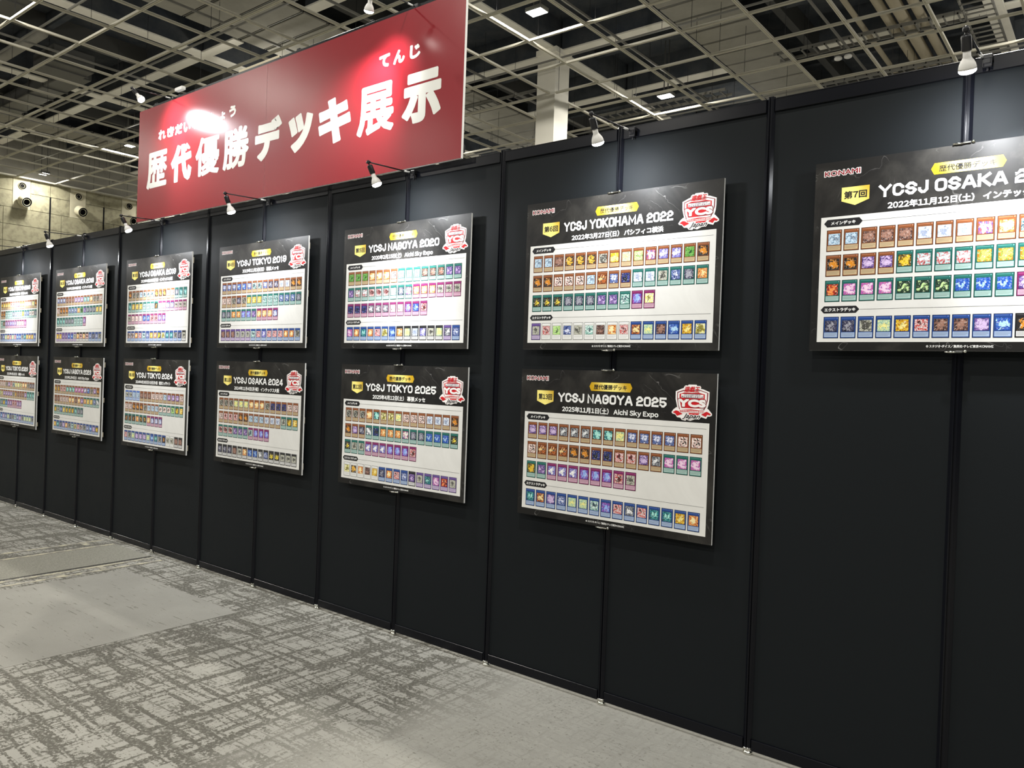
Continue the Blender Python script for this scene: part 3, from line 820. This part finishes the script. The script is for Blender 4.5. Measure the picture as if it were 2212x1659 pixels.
# ------------------------------------------------------------------ ceiling
ceil = structure('ceiling')
SLAB = 11.25
b = MB(); b.box(-27, 26, -20, 26, SLAB, SLAB + .2); b.build('slab', M['slab'], ceil)
def bar_x(x0, x1):
    b = MB(); b.box(x0, x1, -.030, -.016, 0, .05); b.box(x0, x1, .016, .030, 0, .05); b.box(x0, x1, -.016, .016, .022, .05); return b.mesh('grid_bar', M['grid'])
GXS = [-11.01 + 1.484 * k for k in range(-10, 24)]
GYS = [5.86 + 1.45 * k for k in range(-17, 14)]
bx = bar_x(-26, 25)
for y in GYS: link('grid_bar', bx, ceil, (0, y, GZ))
b = MB(); b.box(-.030, -.016, -19.5, 25.5, 0, .05); b.box(.016, .030, -19.5, 25.5, 0, .05); b.box(-.016, .016, -19.5, 25.5, .022, .05)
by = b.mesh('grid_bar', M['grid'])
for x in GXS: link('grid_bar', by, ceil, (x, 0, GZ + .004))
# hanger rods, far too fine to pick apart
b = MB()
for x in GXS:
    for y in GYS:
        if y > 0:
            if random.random() < .6: b.box(x - .004 + .25, x + .004 + .25, y - .004, y + .004, GZ + .05, SLAB)
            if random.random() < .3:
                xx = x + random.uniform(.3, 1.2); yy = y + random.uniform(.2, 1.2)
                b.box(xx - .004, xx + .004, yy - .004, yy + .004, GZ + .6, SLAB)
b.build('hanger_rods', M['rod'], ceil, kind='stuff')
# beams with pale cladding
BZ = 10.41
def beam(x0, x1, y0, y1, z0=BZ, mt='beam'):
    b = MB(); b.bbox(x0, x1, y0, y1, z0, z0 + .05, .008)
    b.cur = 1; b.box(x0 + .03, x1 - .03, y0 + .03, y1 - .03, z0 + .05, SLAB); return b.build('ceiling_beam', [M[mt], M['slab']], ceil)
for (y0, y1) in ((13.33, 13.68), (7.90, 8.22), (16.75, 17.08), (2.3, 2.6), (21.5, 21.9)):
    b = MB()
    for (x0, x1) in ((-25.9, -16.8), (-16.4, -10.7), (-10.3, -8.75), (-5.75, -2.42), (-2.0, 1.18), (3.6, 7.28), (7.66, 25)):
        beam(x0, x1, y0, y1)
for (x0, x1) in ((-2.42, -2.0), (-10.7, -10.3), (-16.8, -16.4), (7.28, 7.66), (-23.2, -22.8)):
    beam(x0, x1, -19, 25.8)
# dark secondary beams, the depth of the void
for x in (-20.2, -13.6, -5.6, 3.2, 10.6):
    b = MB(); b.box(x - .1, x + .1, -19, 25.8, 10.75, SLAB); b.build('ceiling_joist', M['duct'], ceil)
for y in (5.2, 10.7, 15.1, 18.9, 23.4):
    b = MB(); b.box(-25.9, 25, y - .08, y + .08, 10.85, SLAB); b.build('ceiling_joist', M['slab'], ceil)
# ribbed board strips
for (x0, x1, ya, yb) in ((1.25, 2.85, 1, 25), (-8.6, -5.9, 1, 25), (-22.5, -20.9, 1, 25), (-15.9, -14.6, 10, 25)):
    y = ya
    while y < yb:
        b = MB(); b.bbox(x0, x1, y + .02, y + .70, BZ - .02, BZ + .03, .008); b.build('ceiling_board', M['board'], ceil)
        b = MB(); b.box(x0, x1, y + .70, y + .80, BZ + .05, BZ + .06); b.build('board_joint', M['rod'], ceil)
        b = MB(); b.box(x0, x1, y + .735, y + .75, BZ - .01, BZ + .05); b.build('joint_rib', M['strut'], ceil)
        y += .78
# runner struts above the grid
for x in (-19.3, -12.2, -6.9, -3.9, .35, 3.3, 4.6, 8.9):
    b = MB(); b.box(x - .02, x + .02, -2, 25, 9.82, 9.87); b.build('runner_strut', M['strut'], ceil)
for y in (4.0, 6.7, 9.0, 12.4, 17.7, 20.4):
    b = MB(); b.box(-25.5, 24, y - .018, y + .018, 9.75, 9.79); b.build('runner_strut', M['strut'], ceil)
# cable ladders
def ladder(x0, x1, y0, y1, z):
    b = MB()
    if x1 - x0 > y1 - y0:
        b.box(x0, x1, y0, y0 + .03, z, z + .08); b.box(x0, x1, y1 - .03, y1, z, z + .08)
        k = x0 + .1
        while k < x1: b.box(k, k + .03, y0, y1, z, z + .03); k += .28
    else:
        b.box(x0, x0 + .03, y0, y1, z, z + .08); b.box(x1 - .03, x1, y0, y1, z, z + .08)
        k = y0 + .1
        while k < y1: b.box(x0, x1, k, k + .03, z, z + .03); k += .28
    b.build('cable_ladder', M['strut'], ceil)
ladder(-3.2, 1.0, 17.1, 17.6, 9.95); ladder(2.9, 7.0, 15.6, 16.1, 9.95); ladder(7.0, 7.6, 13, 24, 10.0); ladder(-7.5, -3, 14.6, 15.1, 10.1); ladder(3.2, 7.2, 18.2, 18.7, 10.0)
# lagged pipes and ducts
for (x, r, y0) in ((5.52, .10, 12.5), (5.82, .13, 12.5), (6.16, .10, 13.0), (4.95, .06, 14.0)):
    b = MB(); b.smooth = True; b.tube((x, y0, 10.22), (x, 25, 10.22), r, 14); b.build('lagged_pipe', M['pipe'], ceil)
for (x0, x1, y0, y1, z0, z1) in ((-21, -15, 6.3, 7.0, 10.3, 10.7), (-14.8, -13.4, 5.3, 6.4, 10.0, 10.5), (-20, -9, 3.4, 3.9, 10.4, 10.8), (-6.5, -4.4, 10.2, 10.9, 10.3, 10.7), (-13, -11.4, 9.2, 10, 10.2, 10.6), (4.3, 6.9, 19.4, 20.2, 10.1, 10.5)):
    b = MB(); b.bbox(x0, x1, y0, y1, z0, z1, .02)
    k = x0 + .9
    while k < x1: b.box(k, k + .04, y0 - .03, y1 + .03, z0 - .03, z1 + .03); k += 1.1
    b.build('air_duct', M['duct'], ceil)
b = MB(); b.smooth = True; b.tube((-22, 4.6, 10.2), (-12.2, 4.6, 10.2), .12, 14); b.build('lagged_pipe', M['board'], ceil)
# hall lamps in view
def hall_lamp(x, y, label):
    t = thing('ceiling_lamp', label, 'ceiling lamp', (x, y, GZ + .19), 'hall lamps above the ceiling grid')
    b = MB(); b.bbox(-.21, .21, -.15, .15, .0, .09, .015); b.box(-.012, .012, -.12, -.10, .09, SLAB - GZ - .19); b.box(-.012, .012, .10, .12, .09, SLAB - GZ - .19); b.build('lamp_housing', M['duct'], t)
    b = MB(); b.bbox(-.19, .19, -.13, .13, -.012, .0, .004); b.build('lamp_diffuser', M['hall_lens'], t)
hall_lamp(.12, 9.49, 'bright rectangular hall lamp high above the pale column, topmost one in view')
hall_lamp(.12, 15.29, 'bright rectangular hall lamp right of the pale column, just over the wall top')
hall_lamp(-17.69, 9.49, 'bright hall lamp beside the left end of the red banner')
hall_lamp(-25.1, 9.49, 'bright hall lamp nearest the stone wall at the far left')
# twin emergency lamp
t = thing('emergency_lamp', 'unlit white twin-head emergency lamp hanging under the grid on the right', 'ceiling lamp', (4.62, 15.45, GZ + .25))
b = MB(); b.bbox(-.20, .20, -.05, .05, .06, .14, .01); b.box(-.01, .01, -.01, .01, .14, .30); b.build('lamp_housing', M['duct'], t)
for s in (-1, 1):
    b = MB(); b.smooth = True; b.lathe([(.02, .06), (.07, .05), (.09, .02), (.085, -.01), (.05, -.03), (.01, -.035)], 16, Matrix.Translation((s * .11, 0, 0))); b.build('lamp_head', M['plastic_white'], t)
# column
col = structure('column')
b = MB(); b.box(-2.52, -1.93, 13.05, 13.68, 0, BZ + .05)
b.build('column_shaft', M['column'], col)
b = MB(); b.box(-2.56, -1.89, 13.01, 13.72, BZ - .12, BZ + .02); b.build('column_collar', M['beam'], col)

# ------------------------------------------------------------------ stone wall at the far left
WX = -26.1
lw = structure('wall_left')
b = MB(); b.box(WX - .4, WX - .02, -20, 26, -.1, GZ + 2.2); b.build('wall_core', M['board'], lw)
b = MB(); b.box(WX - .02, WX + .02, -20, 26, -.1, 5.2); b.build('wall_base', M['stone'], lw)
b = MB(); b.box(WX - .02, WX + .10, -20, 26, GZ + .02, GZ + .10); b.build('edge_trim', M['grid'], lw)
zs = [5.2, 5.9, 6.61, 7.30, 7.99, 8.68, GZ + .05]
def cols(j):
    out = []
    for n in range(-6, 6):
        o = n * 2.205
        out += ([9.02 + o - .33, 9.02 + o + .33, 9.02 + o + 1.10] if j >= 4 else [9.02 + o - .65, 9.02 + o + 1.10])
    return sorted(out)
for j in range(len(zs) - 1):
    cc = cols(j)
    for a, c in zip(cc, cc[1:]):
        if c < -8 or a > 22: continue
        plate = j >= 4 and abs((c - a) - .66) < .02
        if plate: continue
        b = MB(); b.bbox(WX - .02, WX + .02 + random.uniform(0, .004), a + .008, c - .008, zs[j] + .008, zs[j + 1] - .008, .004)
        b.build('stone_panel', M['stone'], lw)
for n in range(-4, 5):
    yc = 9.02 + n * 2.205
    b = MB(); b.bbox(WX - .02, WX + .026, yc - .325, yc + .325, 7.99, GZ + .04, .004); b.build('plaster_plate', M['plaster'], lw)
    b = MB(); b.box(WX + .0, WX + .028, yc + 1.07, yc + 1.13, 3.0, 8.68); b.build('shadow_slot', M['nozzle_dark'], lw)
for n, lb in ((0, 'cream ball-shaped air nozzle on the stone wall, leftmost of the three'), (1, 'cream ball-shaped air nozzle on the stone wall, middle of the three'), (2, 'cream ball-shaped air nozzle on the stone wall, next to the red banner')):
    yc = 9.06 + n * 2.2
    t = thing('air_nozzle', lb, 'air vent', (WX + .03, yc, 8.28), 'air nozzles on the stone wall')
    ax = Vector((1, .12, -.30)).normalized()
    Mr = Matrix.Translation((0, .0, .06)) @ ax.to_track_quat('Z', 'Y').to_matrix().to_4x4()
    b = MB(); b.smooth = True; b.lathe([(.235, .075), (.235, .15), (.22, .26), (.207, .36), (.203, .375), (.193, .375), (.190, .34)], 28, Mr, cap=False); b.build('nozzle_body', M['plaster'], t)
    b = MB(); b.smooth = True; b.lathe([(.192, .372), (.150, .362), (.128, .330), (.115, .20), (.0, .19)], 28, Mr, cap=False); b.build('nozzle_throat', M['nozzle_dark'], t)
    b = MB(); b.smooth = True; b.lathe([(.134, .345), (.138, .368), (.130, .370), (.122, .345)], 24, Mr, cap=False); b.build('nozzle_ring', M['plaster'], t)
    t = thing('air_port', ('ringed round air port above the ball nozzle, ' + ('leftmost of the three', 'middle of the three', 'next to the red banner')[n]), 'air vent', (WX + .026, yc - .02, 8.94), 'round air ports above the nozzles')
    Mp = Matrix.Rotation(PI / 2, 4, 'Y')
    b = MB(); b.smooth = True; b.lathe([(.15, 0), (.15, .03), (.143, .04), (.136, .035), (.134, .0)], 28, Mp, cap=False); b.build('port_ring', M['plaster'], t)
    b = MB(); b.smooth = True; b.lathe([(.135, .016), (.0, .012)], 28, Mp, cap=False); b.build('port_throat', M['nozzle_dark'], t)
    b = MB(); b.smooth = True; b.lathe([(.083, .012), (.086, .028), (.080, .030), (.075, .012)], 24, Mp, cap=False); b.build('inner_ring', M['plaster'], t)

bpy.data.objects.remove(TXO)
